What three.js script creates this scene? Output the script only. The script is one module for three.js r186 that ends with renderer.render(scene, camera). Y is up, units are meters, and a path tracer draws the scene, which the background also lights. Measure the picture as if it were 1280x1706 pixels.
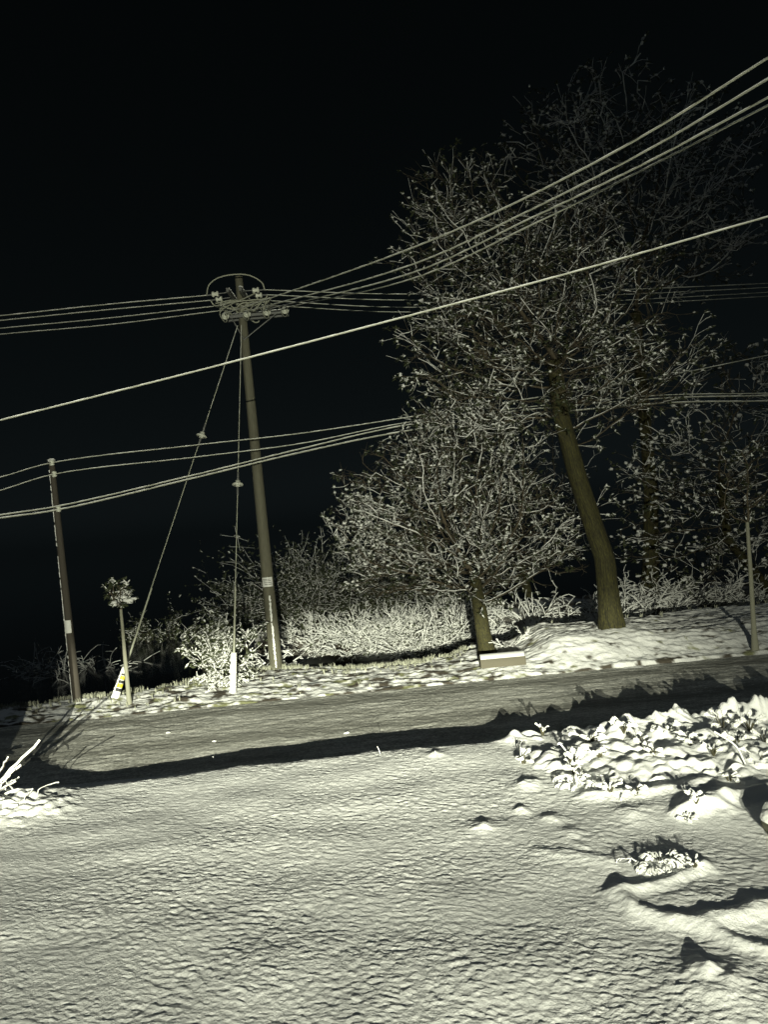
import * as THREE from 'three';
import { mergeGeometries } from 'three/addons/utils/BufferGeometryUtils.js';
import { ImprovedNoise } from 'three/addons/math/ImprovedNoise.js';

// ------------------------------------------------------------------ camera, sky, exposure
const scene = new THREE.Scene();
const EYE = 3.2, ROLL = 5.5 * Math.PI / 180, FPX = 1250;          // eye height above the road, camera tilt, lens in photo pixels
const camera = new THREE.PerspectiveCamera(2 * Math.atan(853 / FPX) * 180 / Math.PI, 769 / 1024, 0.1, 3000);
camera.position.set(0, EYE, 0);
camera.rotation.set(0, 0, -ROLL);
scene.add(camera);

const renderer = new THREE.WebGLRenderer({ antialias: true });
renderer.setSize(769, 1024);
renderer.toneMapping = THREE.LinearToneMapping;
renderer.toneMappingExposure = 1;
renderer.shadowMap.enabled = true;

{ // overcast night sky: nearly black overhead, faint snow glow towards the horizon
  const W = 64, H = 64, data = new Float32Array(W * H * 4);
  for (let j = 0; j < H; j++) for (let i = 0; i < W; i++) {
    const el = Math.abs(((j + 0.5) / H - 0.5) * 180);
    const g = Math.exp(-el / 16);
    const k = (j * W + i) * 4;
    data[k] = 0.0007 + 0.0042 * g; data[k + 1] = 0.0012 + 0.0057 * g; data[k + 2] = 0.0013 + 0.0062 * g; data[k + 3] = 1;
  }
  const sky = new THREE.DataTexture(data, W, H, THREE.RGBAFormat, THREE.FloatType);
  sky.mapping = THREE.EquirectangularReflectionMapping; sky.magFilter = THREE.LinearFilter; sky.needsUpdate = true;
  scene.background = sky; scene.environment = sky;
}
// what the cloud layer lets through of the moon
const moon = new THREE.DirectionalLight(new THREE.Color(0.70, 0.86, 1), 0.085);
moon.position.set(-20, 60, 10); moon.castShadow = true; moon.shadow.radius = 90;
Object.assign(moon.shadow.camera, { left: -40, right: 40, top: 40, bottom: -40, near: 1, far: 200 });
scene.add(moon, moon.target);

// ------------------------------------------------------------------ helpers
const rngOf = s => () => { s |= 0; s = s + 0x6D2B79F5 | 0; let t = Math.imul(s ^ s >>> 15, 1 | s); t = t + Math.imul(t ^ t >>> 7, 61 | t) ^ t; return ((t ^ t >>> 14) >>> 0) / 4294967296; };
const N = new ImprovedNoise();
const nz = (x, y, z = 0) => N.noise(x + 137.3, y + 71.9, z + 11.7);
const clamp = (v, a = 0, b = 1) => Math.min(b, Math.max(a, v));
const sst = (a, b, v) => { const t = clamp((v - a) / (b - a)); return t * t * (3 - 2 * t); };
const table = (pts, x) => { if (x <= pts[0][0]) return pts[0][1]; for (let i = 1; i < pts.length; i++) if (x <= pts[i][0]) { const [a, b] = pts[i - 1], [c, d] = pts[i]; return b + (d - b) * sst(a, c, x); } return pts[pts.length - 1][1]; };
// a photo pixel is a direction; the distance comes from the ground it stands on or a plane it lies in.  Everything below uses [x, y, d], d metres ahead.
const cr = Math.cos(ROLL), sr = Math.sin(ROLL);
const dir = (px, py) => { const u = px - 640, v = py - 853; return [(u * cr - v * sr) / FPX, -(u * sr + v * cr) / FPX]; };
const at = (px, py, d) => { const [a, b] = dir(px, py); return [a * d, EYE + b * d, d]; };
const onLevel = (px, py, y) => { const [a, b] = dir(px, py); const d = (y - EYE) / b; return [a * d, y, d]; };
const V = p => new THREE.Vector3(p[0], p[1], -p[2]);
const taken = {};
const numbered = n => { const k = taken[n] = (taken[n] ?? -1) + 1; return k ? n + '_' + String(k).padStart(3, '0') : n; };
function tag(o, label, category, group) { Object.assign(o.userData, { label, category }); if (group) o.userData.group = group; return o; }
function thing(name, label, category, p = [0, 0, 0], group) { const o = new THREE.Group(); o.name = numbered(name); o.position.copy(V(p)); scene.add(o); return tag(o, label, category, group); }
function part(name, geo, mat, parent, base) { const m = new THREE.Mesh(geo, mat); m.name = name; m.castShadow = m.receiveShadow = true; if (name === 'snow') m.userData.kind = 'stuff'; if (base) geo.translate(-base[0], -base[1], base[2]); parent.add(m); return m; }
function structure(name, geo, mat) { const m = part(name, geo, mat, scene); m.userData.kind = 'structure'; return m; }

class Tubes {   // many tapered tubes in one geometry
  constructor() { this.p = []; this.i = []; }
  tube(pts, rad, sides = 5, cap = true) {
    const n = pts.length, base = this.p.length / 3; let nx = 0.31, ny = 0.17, nzz = 0.93;
    for (let k = 0; k < n; k++) {
      const a = pts[Math.max(0, k - 1)], b = pts[Math.min(n - 1, k + 1)];
      let tx = b.x - a.x, ty = b.y - a.y, tz = b.z - a.z, l = Math.hypot(tx, ty, tz) || 1; tx /= l; ty /= l; tz /= l;
      let dt = nx * tx + ny * ty + nzz * tz; nx -= dt * tx; ny -= dt * ty; nzz -= dt * tz; l = Math.hypot(nx, ny, nzz);
      if (l < 1e-3) { nx = ty; ny = -tx; nzz = 0.01; l = Math.hypot(nx, ny, nzz); } nx /= l; ny /= l; nzz /= l;
      const bx = ty * nzz - tz * ny, by = tz * nx - tx * nzz, bz = tx * ny - ty * nx, r = typeof rad === 'number' ? rad : rad[k];
      for (let s = 0; s < sides; s++) { const c = Math.cos(s / sides * 6.28318), q = Math.sin(s / sides * 6.28318); this.p.push(pts[k].x + r * (c * nx + q * bx), pts[k].y + r * (c * ny + q * by), pts[k].z + r * (c * nzz + q * bz)); }
    }
    for (let k = 0; k + 1 < n; k++) for (let s = 0; s < sides; s++) { const a = base + k * sides + s, b = base + k * sides + (s + 1) % sides; this.i.push(a, b, a + sides, b, b + sides, a + sides); }
    if (cap) for (const [k, f] of [[0, 1], [n - 1, 0]]) { const c = this.p.length / 3; this.p.push(pts[k].x, pts[k].y, pts[k].z); for (let s = 0; s < sides; s++) { const a = base + k * sides + s, b = base + k * sides + (s + 1) % sides; f ? this.i.push(c, b, a) : this.i.push(c, a, b); } }
  }
  leaf(o, d, up, len, wid, lift = 0) {   // a small folded leaf: two bent halves
    const sx = d.y * up.z - d.z * up.y, sy = d.z * up.x - d.x * up.z, sz = d.x * up.y - d.y * up.x, l = Math.hypot(sx, sy, sz) || 1, b = this.p.length / 3, w = wid / l;
    const P = (t, s, h) => this.p.push(o.x + d.x * len * t + sx * w * s + up.x * (h + lift), o.y + d.y * len * t + sy * w * s + up.y * (h + lift) - len * 0.28 * t * t, o.z + d.z * len * t + sz * w * s + up.z * (h + lift));
    P(0, 0, 0); P(0.5, 0.5, -0.15 * wid); P(0.5, -0.5, -0.15 * wid); P(0.5, 0, 0.12 * wid); P(1, 0, 0);
    this.i.push(b, b + 1, b + 3, b, b + 3, b + 2, b + 3, b + 1, b + 4, b + 3, b + 4, b + 2);
  }
  blob(o, rx, ry, rz, seed, det = 1) {    // lumpy closed ball
    const g = new THREE.IcosahedronGeometry(1, det), q = g.attributes.position, b = this.p.length / 3;
    for (let k = 0; k < q.count; k++) { const x = q.getX(k), y = q.getY(k), z = q.getZ(k), f = 1 + 0.5 * nz(x * 1.3 + seed * 7.7, y * 1.3, z * 1.3); this.p.push(o.x + x * rx * f, o.y + y * ry * f, o.z + z * rz * f); this.i.push(b + k); }
  }
  geo() { const g = new THREE.BufferGeometry(); g.setAttribute('position', new THREE.Float32BufferAttribute(this.p, 3)); g.setIndex(this.i); g.computeVertexNormals(); return g; }
  get empty() { return !this.i.length; }
}

// ------------------------------------------------------------------ textures and materials
function noiseTex(size, f, srgb) {
  const d = new Uint8Array(size * size * 4);
  for (let j = 0; j < size; j++) for (let i = 0; i < size; i++) { const c = f(i / size, j / size), k = (j * size + i) * 4; for (let a = 0; a < 3; a++) d[k + a] = clamp((c.length ? c[a] : c) * 255, 0, 255); d[k + 3] = 255; }
  const t = new THREE.DataTexture(d, size, size); t.wrapS = t.wrapT = THREE.RepeatWrapping; t.magFilter = THREE.LinearFilter; t.minFilter = THREE.LinearMipmapLinearFilter; t.generateMipmaps = true; if (srgb) t.colorSpace = THREE.SRGBColorSpace; t.needsUpdate = true; return t;
}
// tileable noise on a torus-like blend
const tile = (u, v, fu, fv = fu) => { const a = nz(u * fu, v * fv), b = nz((u - 1) * fu, v * fv), c = nz(u * fu, (v - 1) * fv), e = nz((u - 1) * fu, (v - 1) * fv); return (a * (1 - u) + b * u) * (1 - v) + (c * (1 - u) + e * u) * v; };
const grain = noiseTex(512, (u, v) => 0.5 + 0.45 * tile(u, v, 48) + 0.35 * tile(u, v, 110) + 0.2 * tile(u, v, 14));
const roadTex = noiseTex(1024, (u, v) => {
  // thin trodden snow on asphalt: streaks along the road, wheel-worn where less snow is left
  const s = 0.5 + 0.5 * tile(u, v, 3, 9) + 0.5 * tile(u, v, 6, 30) + 0.5 * tile(u, v, 30, 90) + 0.8 * tile(u, v, 110, 200) + 0.6 * tile(u, v, 230, 300);
  const worn = 0.75 * Math.exp(-(((v - 0.86 + 0.01 * tile(u, v, 5, 3)) / 0.045) ** 2)) + 0.5 * Math.exp(-(((v - 0.50) / 0.06) ** 2));
  const t = clamp(s - worn * (1 + 1.5 * tile(u, v, 12, 60))), a = [0.58, 0.58, 0.55], b = [0.93, 0.93, 0.90];
  return a.map((x, i) => x + (b[i] - x) * t);
}, true);
const barkTex = noiseTex(256, (u, v) => { const t = clamp(0.5 + 0.7 * tile(u, v, 26, 12) + 0.9 * tile(u, v, 60, 40)); return [0.11 + 0.21 * t, 0.108 + 0.20 * t, 0.06 + 0.09 * t]; }, true);
const concreteTex = noiseTex(256, (u, v) => { const t = clamp(0.5 + 0.5 * tile(u, v, 7) + 0.6 * tile(u, v, 50)); return [0.30 + 0.12 * t, 0.295 + 0.12 * t, 0.25 + 0.10 * t]; }, true);
const std = o => new THREE.MeshStandardMaterial({ roughness: 0.9, side: THREE.DoubleSide, ...o });
const lin = (r, g, b) => new THREE.Color().setRGB(r, g, b);
const M = {
  snow: std({ color: lin(0.80, 0.81, 0.80), roughness: 0.75, bumpMap: grain, bumpScale: 0.006 }),
  snowPlain: std({ color: lin(0.78, 0.79, 0.77), roughness: 0.8 }),
  ground: std({ vertexColors: true, roughness: 0.9, bumpMap: grain, bumpScale: 0.01 }),
  road: std({ map: roadTex, roughness: 0.8, bumpMap: grain, bumpScale: 0.012 }),
  darkWood: std({ color: lin(0.055, 0.048, 0.038), bumpMap: barkTex, bumpScale: 0.01 }),
  paleStem: std({ color: lin(0.26, 0.26, 0.20) }),
  bark: std({ map: barkTex, bumpMap: barkTex, bumpScale: 0.05 }),
  twig: std({ color: lin(0.085, 0.07, 0.045) }),
  leaf: std({ color: lin(0.045, 0.055, 0.024), roughness: 0.6 }),
  dryLeaf: std({ color: lin(0.07, 0.065, 0.035), roughness: 0.8 }),
  grass: std({ color: lin(0.42, 0.43, 0.34), roughness: 0.85 }),
  concrete: std({ map: concreteTex, bumpMap: grain, bumpScale: 0.004, roughness: 0.85 }),
  brownConcrete: std({ color: lin(0.125, 0.115, 0.085), bumpMap: grain, bumpScale: 0.004 }),
  plaster: std({ color: lin(0.55, 0.54, 0.5) }),
  steel: std({ color: lin(0.15, 0.155, 0.15), roughness: 0.55, metalness: 0.6 }),
  porcelain: std({ color: lin(0.62, 0.64, 0.55), roughness: 0.3 }),
  white: std({ color: lin(0.78, 0.78, 0.74), roughness: 0.5 }),
  paper: std({ color: lin(0.70, 0.71, 0.68), roughness: 0.6 }),
  ink: std({ color: lin(0.10, 0.10, 0.10), roughness: 0.7 }),
  yellow: std({ color: lin(0.75, 0.62, 0.03), roughness: 0.5 }),
  black: std({ color: lin(0.03, 0.03, 0.03), roughness: 0.6 }),
  cable: std({ color: lin(0.33, 0.34, 0.27), roughness: 0.8 }),
  water: new THREE.MeshStandardMaterial({ color: lin(0.006, 0.009, 0.013), roughness: 0.12, metalness: 0 }),
  glow: new THREE.MeshStandardMaterial({ color: 0xffffff, emissive: lin(1, 1, 0.86), emissiveIntensity: 3 }),
};

// ------------------------------------------------------------------ the lay of the land
const YARD = 0.3, WATER = -0.55;
const yardEdge = x => 9.05 + 0.12 * nz(x * 0.9, 3.1) + 0.06 * nz(x * 3.1, 8.8);
const pondEdge = x => table([[-9, 15.0], [-5.5, 15.2], [-2.6, 16.25], [-0.5, 15.4], [0.6, 15.5], [2.0, 16.7], [4.3, 16.3], [7, 17.2], [12, 17.2]], x) + 0.15 * nz(x * 1.7, 1.2);
const farEdge = x => table([[-6, 26], [-4.2, 21.4], [-2.5, 19.6], [0, 19.2], [2, 20.4], [4, 19.3], [9, 19.2], [14, 19.5]], x) + 0.25 * nz(x * 1.1, 5.2);
const vergeTop = x => table([[-12, 0.06], [-3, 0.10], [0.5, 0.10], [2.3, 0.14], [3.2, 0.46], [4.2, 0.46], [6, 0.34], [9, 0.3]], x);
const ridges = [   // low snowy banks in the yard, traced where they stand: [points, height, width]
  [[[1030, 1492], [1060, 1522], [1110, 1540], [1160, 1546], [1215, 1540], [1300, 1508]], 0.075, 0.085],
  [[[1046, 1488], [1090, 1481], [1130, 1472], [1178, 1452]], 0.055, 0.065],
  [[[1195, 1556], [1230, 1578], [1300, 1592]], 0.055, 0.07],
  [[[1140, 1362], [1190, 1350], [1240, 1332], [1300, 1318]], 0.10, 0.09],
  [[[1190, 1536], [1290, 1532]], 0.04, 0.07],
  [[[905, 1426], [960, 1432], [1010, 1440]], 0.025, 0.10],
  [[[990, 1330], [1060, 1326], [1130, 1322], [1180, 1312]], 0.08, 0.12],
  [[[880, 1262], [930, 1258], [1000, 1262]], 0.03, 0.14],
].map(([p, h, w]) => [p.map(q => onLevel(q[0], q[1], YARD)), h, w]);
const mounds = [[1190, 1640, .20, .08], [1190, 1625, .05, .055], [808, 1380, .10, .06], [868, 1352, .07, .045], [920, 1366, .12, .045], [878, 1312, .11, .07], [1180, 1345, .26, .12], [1010, 1302, .2, .10], [1120, 1280, .42, .12], [1240, 1270, .3, .13], [960, 1270, .3, .09], [1190, 1245, .3, .12],
  [1040, 1240, .3, .10], [858, 1234, .13, .09], [1245, 1300, .2, .1], [1100, 1225, .35, .10], [725, 1262, .12, .05], [10, 1330, .45, .2], [60, 1345, .4, .09], [1105, 1448, .2, .03], [1170, 1450, .10, .03], [1110, 1505, .2, .02], [1195, 1505, .16, .025], [960, 1412, .2, .03], [1060, 1360, .16, .05], [950, 1390, .10, .035]]
  .map(([x, y, r, h]) => [...onLevel(x, y, YARD), r, h]);
const segDist = (x, d, p) => { let best = 9; for (let i = 0; i + 1 < p.length; i++) { const ax = p[i][0], ad = p[i][2], bx = p[i + 1][0] - ax, bd = p[i + 1][2] - ad, t = clamp(((x - ax) * bx + (d - ad) * bd) / (bx * bx + bd * bd)); best = Math.min(best, Math.hypot(x - ax - bx * t, d - ad - bd * t)); } return best; };
const clodRng = rngOf(5), clods = [];
for (let k = 0; k < 520; k++) { const cu = Math.pow(clodRng(), 0.75), cv = clodRng(); if (cv > 0.45 + 0.55 * cu + 0.25 * (clodRng() - 0.5)) continue; const [x, , d] = onLevel(850 + 510 * cu, 1196 + 165 * cv, YARD), cs = Math.pow(clodRng(), 1.8); clods.push([x, d, 0.035 + 0.16 * cs, 0.025 + 0.11 * Math.pow(cs, 0.7) * (0.5 + 0.7 * clodRng()), clodRng() * 3.1]); }
function yardDetail(x, d) {
  let h = 0;
  const wx = x + 0.05 * nz(x * 3, d * 3, 4), wd = d + 0.04 * nz(x * 3.3, d * 3.3, 9);
  const rough = 0.85 + 0.5 * nz(x * 0.7, d * 0.8, 2) + 0.3 * nz(x * 2.3, d * 2.3, 12);
  const n1 = nz(wx * 8.5, wd * 12), n2 = nz(wx * 20, wd * 28, 3), n3 = nz(wx * 40, wd * 55, 6);
  h += rough * (0.0056 * (0.55 - Math.abs(n1) * 1.5) + 0.0068 * n2 + 0.0050 * n3) + 0.02 * nz(x * 1.3, d * 1.7, 5);
  for (const [p, hh, w] of ridges) { if (x < p[0][0] - 1) continue; const q = segDist(wx, wd, p) / w; if (q < 2.2) h += 0.75 * hh * Math.exp(-q * q * 1.3) * (0.9 + 0.3 * nz(x * 5, d * 5, 7)); }
  for (const [mx, , md, r, mh] of mounds) { const q = Math.hypot(wx - mx, wd - md) / r; if (q < 2.5) h += 0.75 * mh * Math.exp(-q * q) * (0.9 + 0.5 * nz(x * 9, d * 9, 1)); }
  if (x > 0.8 && d > 7.3) { let c = 0; for (const [cx, cd, r, ch, a] of clods) { const u = wx - cx, v = wd - cd; if (u * u + v * v > r * r * 4) continue; const ca = Math.cos(a), sa = Math.sin(a), q = Math.hypot((u * ca + v * sa) / r, (v * ca - u * sa) / (r * 0.6)); if (q < 1.2) c = Math.max(c, 0.6 * ch * (1 - Math.pow(q / 1.2, 2)) * (1 + 0.35 * nz(x * 10, d * 10, 8))); } h += c; }
  if (x > 1.2 && d > 8.3) h += (0.165 + 0.10 * nz(x * 2.7, 4.2) + 0.11 * nz(x * 8, 1.7) + 0.06 * nz(x * 19, 7.1)) * sst(1.2, 4.2, x) * Math.exp(-(((d - 9.02) / 0.16) ** 2));
  return h;
}
function ground(x, d) {
  const e = yardEdge(x), bank = sst(e - 0.05, e + 0.85, d);
  if (d < 12) return (YARD - 0.09 * sst(0.5, 4.5, -x) * sst(5.5, 8.5, d)) * (1 - bank) - 0.02 * bank;
  if (d < 13.55) return -0.02;
  const pe = pondEdge(x), fe = farEdge(x), v = vergeTop(x);
  const up = 14.5;
  let y = v * sst(13.3, up + 0.25, d);
  y += (-1.3 - y) * sst(pe - 0.25, pe + 0.9, d);
  const land = 0.0 * sst(-6, -4, x) - 1.3 * (1 - sst(-6.5, -4, x));
  if (d > fe - 1.2) y = Math.max(y, -1.3 + (land + 1.3) * sst(fe - 0.8, fe + 0.6, d) - 3.5 * sst(23.5, 27, d));
  return y;
}
// grid helper: rows along d, columns along x given by functions
function sheet(ds, xsOf, yOf, colOf, uvScale = 1) {
  const R = ds.length, C = xsOf(ds[0]).length, p = new Float32Array(R * C * 3), uv = new Float32Array(R * C * 2), col = colOf ? new Float32Array(R * C * 3) : null, idx = [];
  for (let j = 0; j < R; j++) { const xs = xsOf(ds[j]); for (let i = 0; i < C; i++) { const k = j * C + i; p[k * 3] = xs[i]; p[k * 3 + 1] = yOf(xs[i], ds[j]); p[k * 3 + 2] = -ds[j]; uv[k * 2] = xs[i] * uvScale; uv[k * 2 + 1] = ds[j] * uvScale; if (col) col.set(colOf(xs[i], ds[j], p[k * 3 + 1]), k * 3); if (i + 1 < C && j + 1 < R) idx.push(k, k + 1, k + C, k + 1, k + C + 1, k + C); } }
  const g = new THREE.BufferGeometry(); g.setAttribute('position', new THREE.BufferAttribute(p, 3)); g.setAttribute('uv', new THREE.BufferAttribute(uv, 2)); if (col) g.setAttribute('color', new THREE.BufferAttribute(col, 3)); g.setIndex(idx); g.computeVertexNormals(); return g;
}
const range = (a, b, n) => Array.from({ length: n }, (_, i) => a + (b - a) * i / (n - 1));
const geom = (a, b, n) => Array.from({ length: n }, (_, i) => a * Math.pow(b / a, i / (n - 1)));
const SNOW = [0.78, 0.79, 0.78], EARTH = [0.07, 0.06, 0.045], GRASS = [0.22, 0.23, 0.12];
const mix = (a, b, t) => a.map((v, i) => v + (b[i] - v) * t);
// wide base sheet, kept below the finely built pieces
{
  const ds = [-300, -120, -50, -25, -15, ...range(-10, 3, 14), 3.7, ...range(4.2, 9.4, 12), ...range(9.7, 17.5, 26), ...range(17.8, 28, 40), 32, 40, 60, 120, 400];
  const xs = [-400, -150, -70, -40, -25, ...range(-18, 18, 121), 25, 40, 70, 150, 400];
  const low = (x, d) => { let y = ground(x, d); if (d > 3.9 && d < 9.75 && Math.abs(x) < 0.7 * d + 2.2) y -= 0.3; if (d > 9.6 && d < 17.3 && Math.abs(x) < 25) y -= 0.25; return y; };
  structure('ground', sheet(ds, () => xs, low, (x, d) => d > 17.6 ? mix(EARTH, SNOW, clamp(0.25 + 1.4 * nz(x * 1.5, d * 1.5))) : SNOW), M.ground);
}
structure('snowy_yard', sheet(geom(3.6, 9.95, 440), d => range(-(0.72 * d + 2.4), 0.72 * d + 2.4, 740), (x, d) => ground(x, d) + yardDetail(x, d) * (1 - sst(9.2, 9.7, d) * 0.8) + 0.02, null, 1), M.snow);
// road: thin snow on asphalt
structure('road', sheet(range(9.9, 13.62, 96), () => [...range(-26, -10.1, 60), ...range(-10, 10, 480), ...range(10.1, 26, 60)], (x, d) => -0.005 + 0.02 * (1 - Math.pow((d - 11.7) / 1.9, 2)) + 0.008 * nz(x * 2.6, d * 7) + 0.006 * nz(x * 8, d * 17, 2) + 0.004 * nz(x * 17, d * 30, 5), null, 0.22), M.road);
// roadside verge: snow over grass, small lumps and a ragged edge
const vergeDetail = (x, d) => 0.022 * nz(x * 2.4, d * 11, 7) + 0.03 * nz(x * 1.6, d * 3.4) + 0.026 * nz(x * 4.5, d * 9, 2) + 0.020 * nz(x * 11, d * 18, 5) + 0.010 * nz(x * 24, d * 34, 6) + (x > 1.4 ? 0.06 * nz(x * 1.1, d * 1.3, 8) : 0);
const vergeY = (x, d) => ground(x, d) + vergeDetail(x, d) * sst(13.3, 13.7, d) + 0.007 * sst(13.42 + 0.16 * nz(x * 2.2, 4.4) + 0.08 * nz(x * 9, 2.4), 13.56 + 0.16 * nz(x * 2.2, 4.4) + 0.08 * nz(x * 9, 2.4), d);
structure('verge', sheet(range(13.36, 17.6, 130), () => [...range(-24, -10.1, 50), ...range(-10, 11, 560), ...range(11.1, 24, 50)], vergeY, (x, d) => {
  const g = clamp((nz(x * 3.1, d * 5.2, 3) + 0.8 * nz(x * 9, d * 14, 4) - (x > 1.6 ? 0.34 : 0.02) + 0.5 * Math.exp(-(((d - 13.56 - 0.1 * nz(x * 2.2, 4.4)) / 0.07) ** 2)) * (1 + 2 * nz(x * 4, 9.1))) * 3.2);
  return d > pondEdge(x) + 0.1 ? mix(EARTH, SNOW, 0.15) : mix(SNOW, nz(x * 2, d * 2, 9) > 0.1 ? GRASS : EARTH, g);
}, 1), M.ground);
structure('pond', sheet([14.4, 17, 20, 26, 40, 80, 200, 800], () => [-800, -100, -20, -8, 0, 8, 20, 100, 800], () => WATER), M.water);

const surface = (x, d) => d < 9.9 ? ground(x, d) + yardDetail(x, d) * (1 - sst(9.1, 9.6, d) * 0.7) + 0.02 : d < 13.4 ? 0.005 : d < 17.6 ? vergeY(x, d) : ground(x, d);
const stand = (px, py, y0) => { let p = onLevel(px, py, y0); for (let k = 0; k < 4; k++) p = onLevel(px, py, surface(p[0], p[2])); return p; };

// ------------------------------------------------------------------ trees by growth towards points in the crown
const WIND = new THREE.Vector3(-0.15, 0.8, 0.58);          // snow was blown on from the camera's side
function grow({ trunk, blobs, step = 0.2, reach = 1.6, kill = 0.3, seed, lift = 0, blobN = 1 }) {
  const rnd = rngOf(seed), A = [];
  for (const [c, r, n] of blobs) for (let k = 0; k < n * blobN;) { const x = rnd() * 2 - 1, y = rnd() * 2 - 1, z = rnd() * 2 - 1, q = x * x + y * y + z * z; if (q > 1 || (q < 0.3 && rnd() > 0.45)) continue; const f = 1 + 0.6 * nz(x * 2.4 + seed, y * 2.4, z * 2.4); if (nz(x * 2.1 + seed * 3 + c[0], y * 2.6, z * 2.1) < -0.14) { if (rnd() < 0.9) { k += 0.35; continue; } } A.push({ x: c[0] + x * r[0] * f, y: c[1] + y * r[1] * f, z: -(c[2] + z * r[2] * f), n: -1, b: 1e9 }); k++; }
  const nodes = trunk.map((p, i) => ({ x: p[0], y: p[1], z: -p[2], par: i - 1, kids: 0 }));
  const visit = from => { for (const a of A) { if (a.dead) continue; for (let i = from; i < nodes.length; i++) { const m = nodes[i], q = (m.x - a.x) ** 2 + (m.y - a.y) ** 2 + (m.z - a.z) ** 2; if (q < a.b) { a.b = q; a.n = i; } } if (a.b < kill * kill) a.dead = true; } };
  visit(0);
  for (let it = 0; it < 90 && nodes.length < 12000; it++) {
    const pull = new Map(); const R = it < 6 ? 1e4 : reach * reach;
    for (const a of A) { if (a.dead || a.b > R) continue; const m = nodes[a.n], l = Math.sqrt(a.b) || 1; let v = pull.get(a.n); if (!v) pull.set(a.n, v = [0, 0, 0]); v[0] += (a.x - m.x) / l; v[1] += (a.y - m.y) / l; v[2] += (a.z - m.z) / l; }
    if (!pull.size) break; const from = nodes.length;
    for (const [i, v] of pull) { const m = nodes[i]; if (m.kids > 4) continue; v[0] += (rnd() - 0.5) * 0.9; v[1] += (rnd() - 0.5) * 0.9 + lift; v[2] += (rnd() - 0.5) * 0.9; const l = Math.hypot(...v) || 1; m.kids++; nodes.push({ x: m.x + v[0] / l * step, y: m.y + v[1] / l * step, z: m.z + v[2] / l * step, par: i, kids: 0 }); }
    visit(from);
  }
  return nodes;
}
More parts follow.
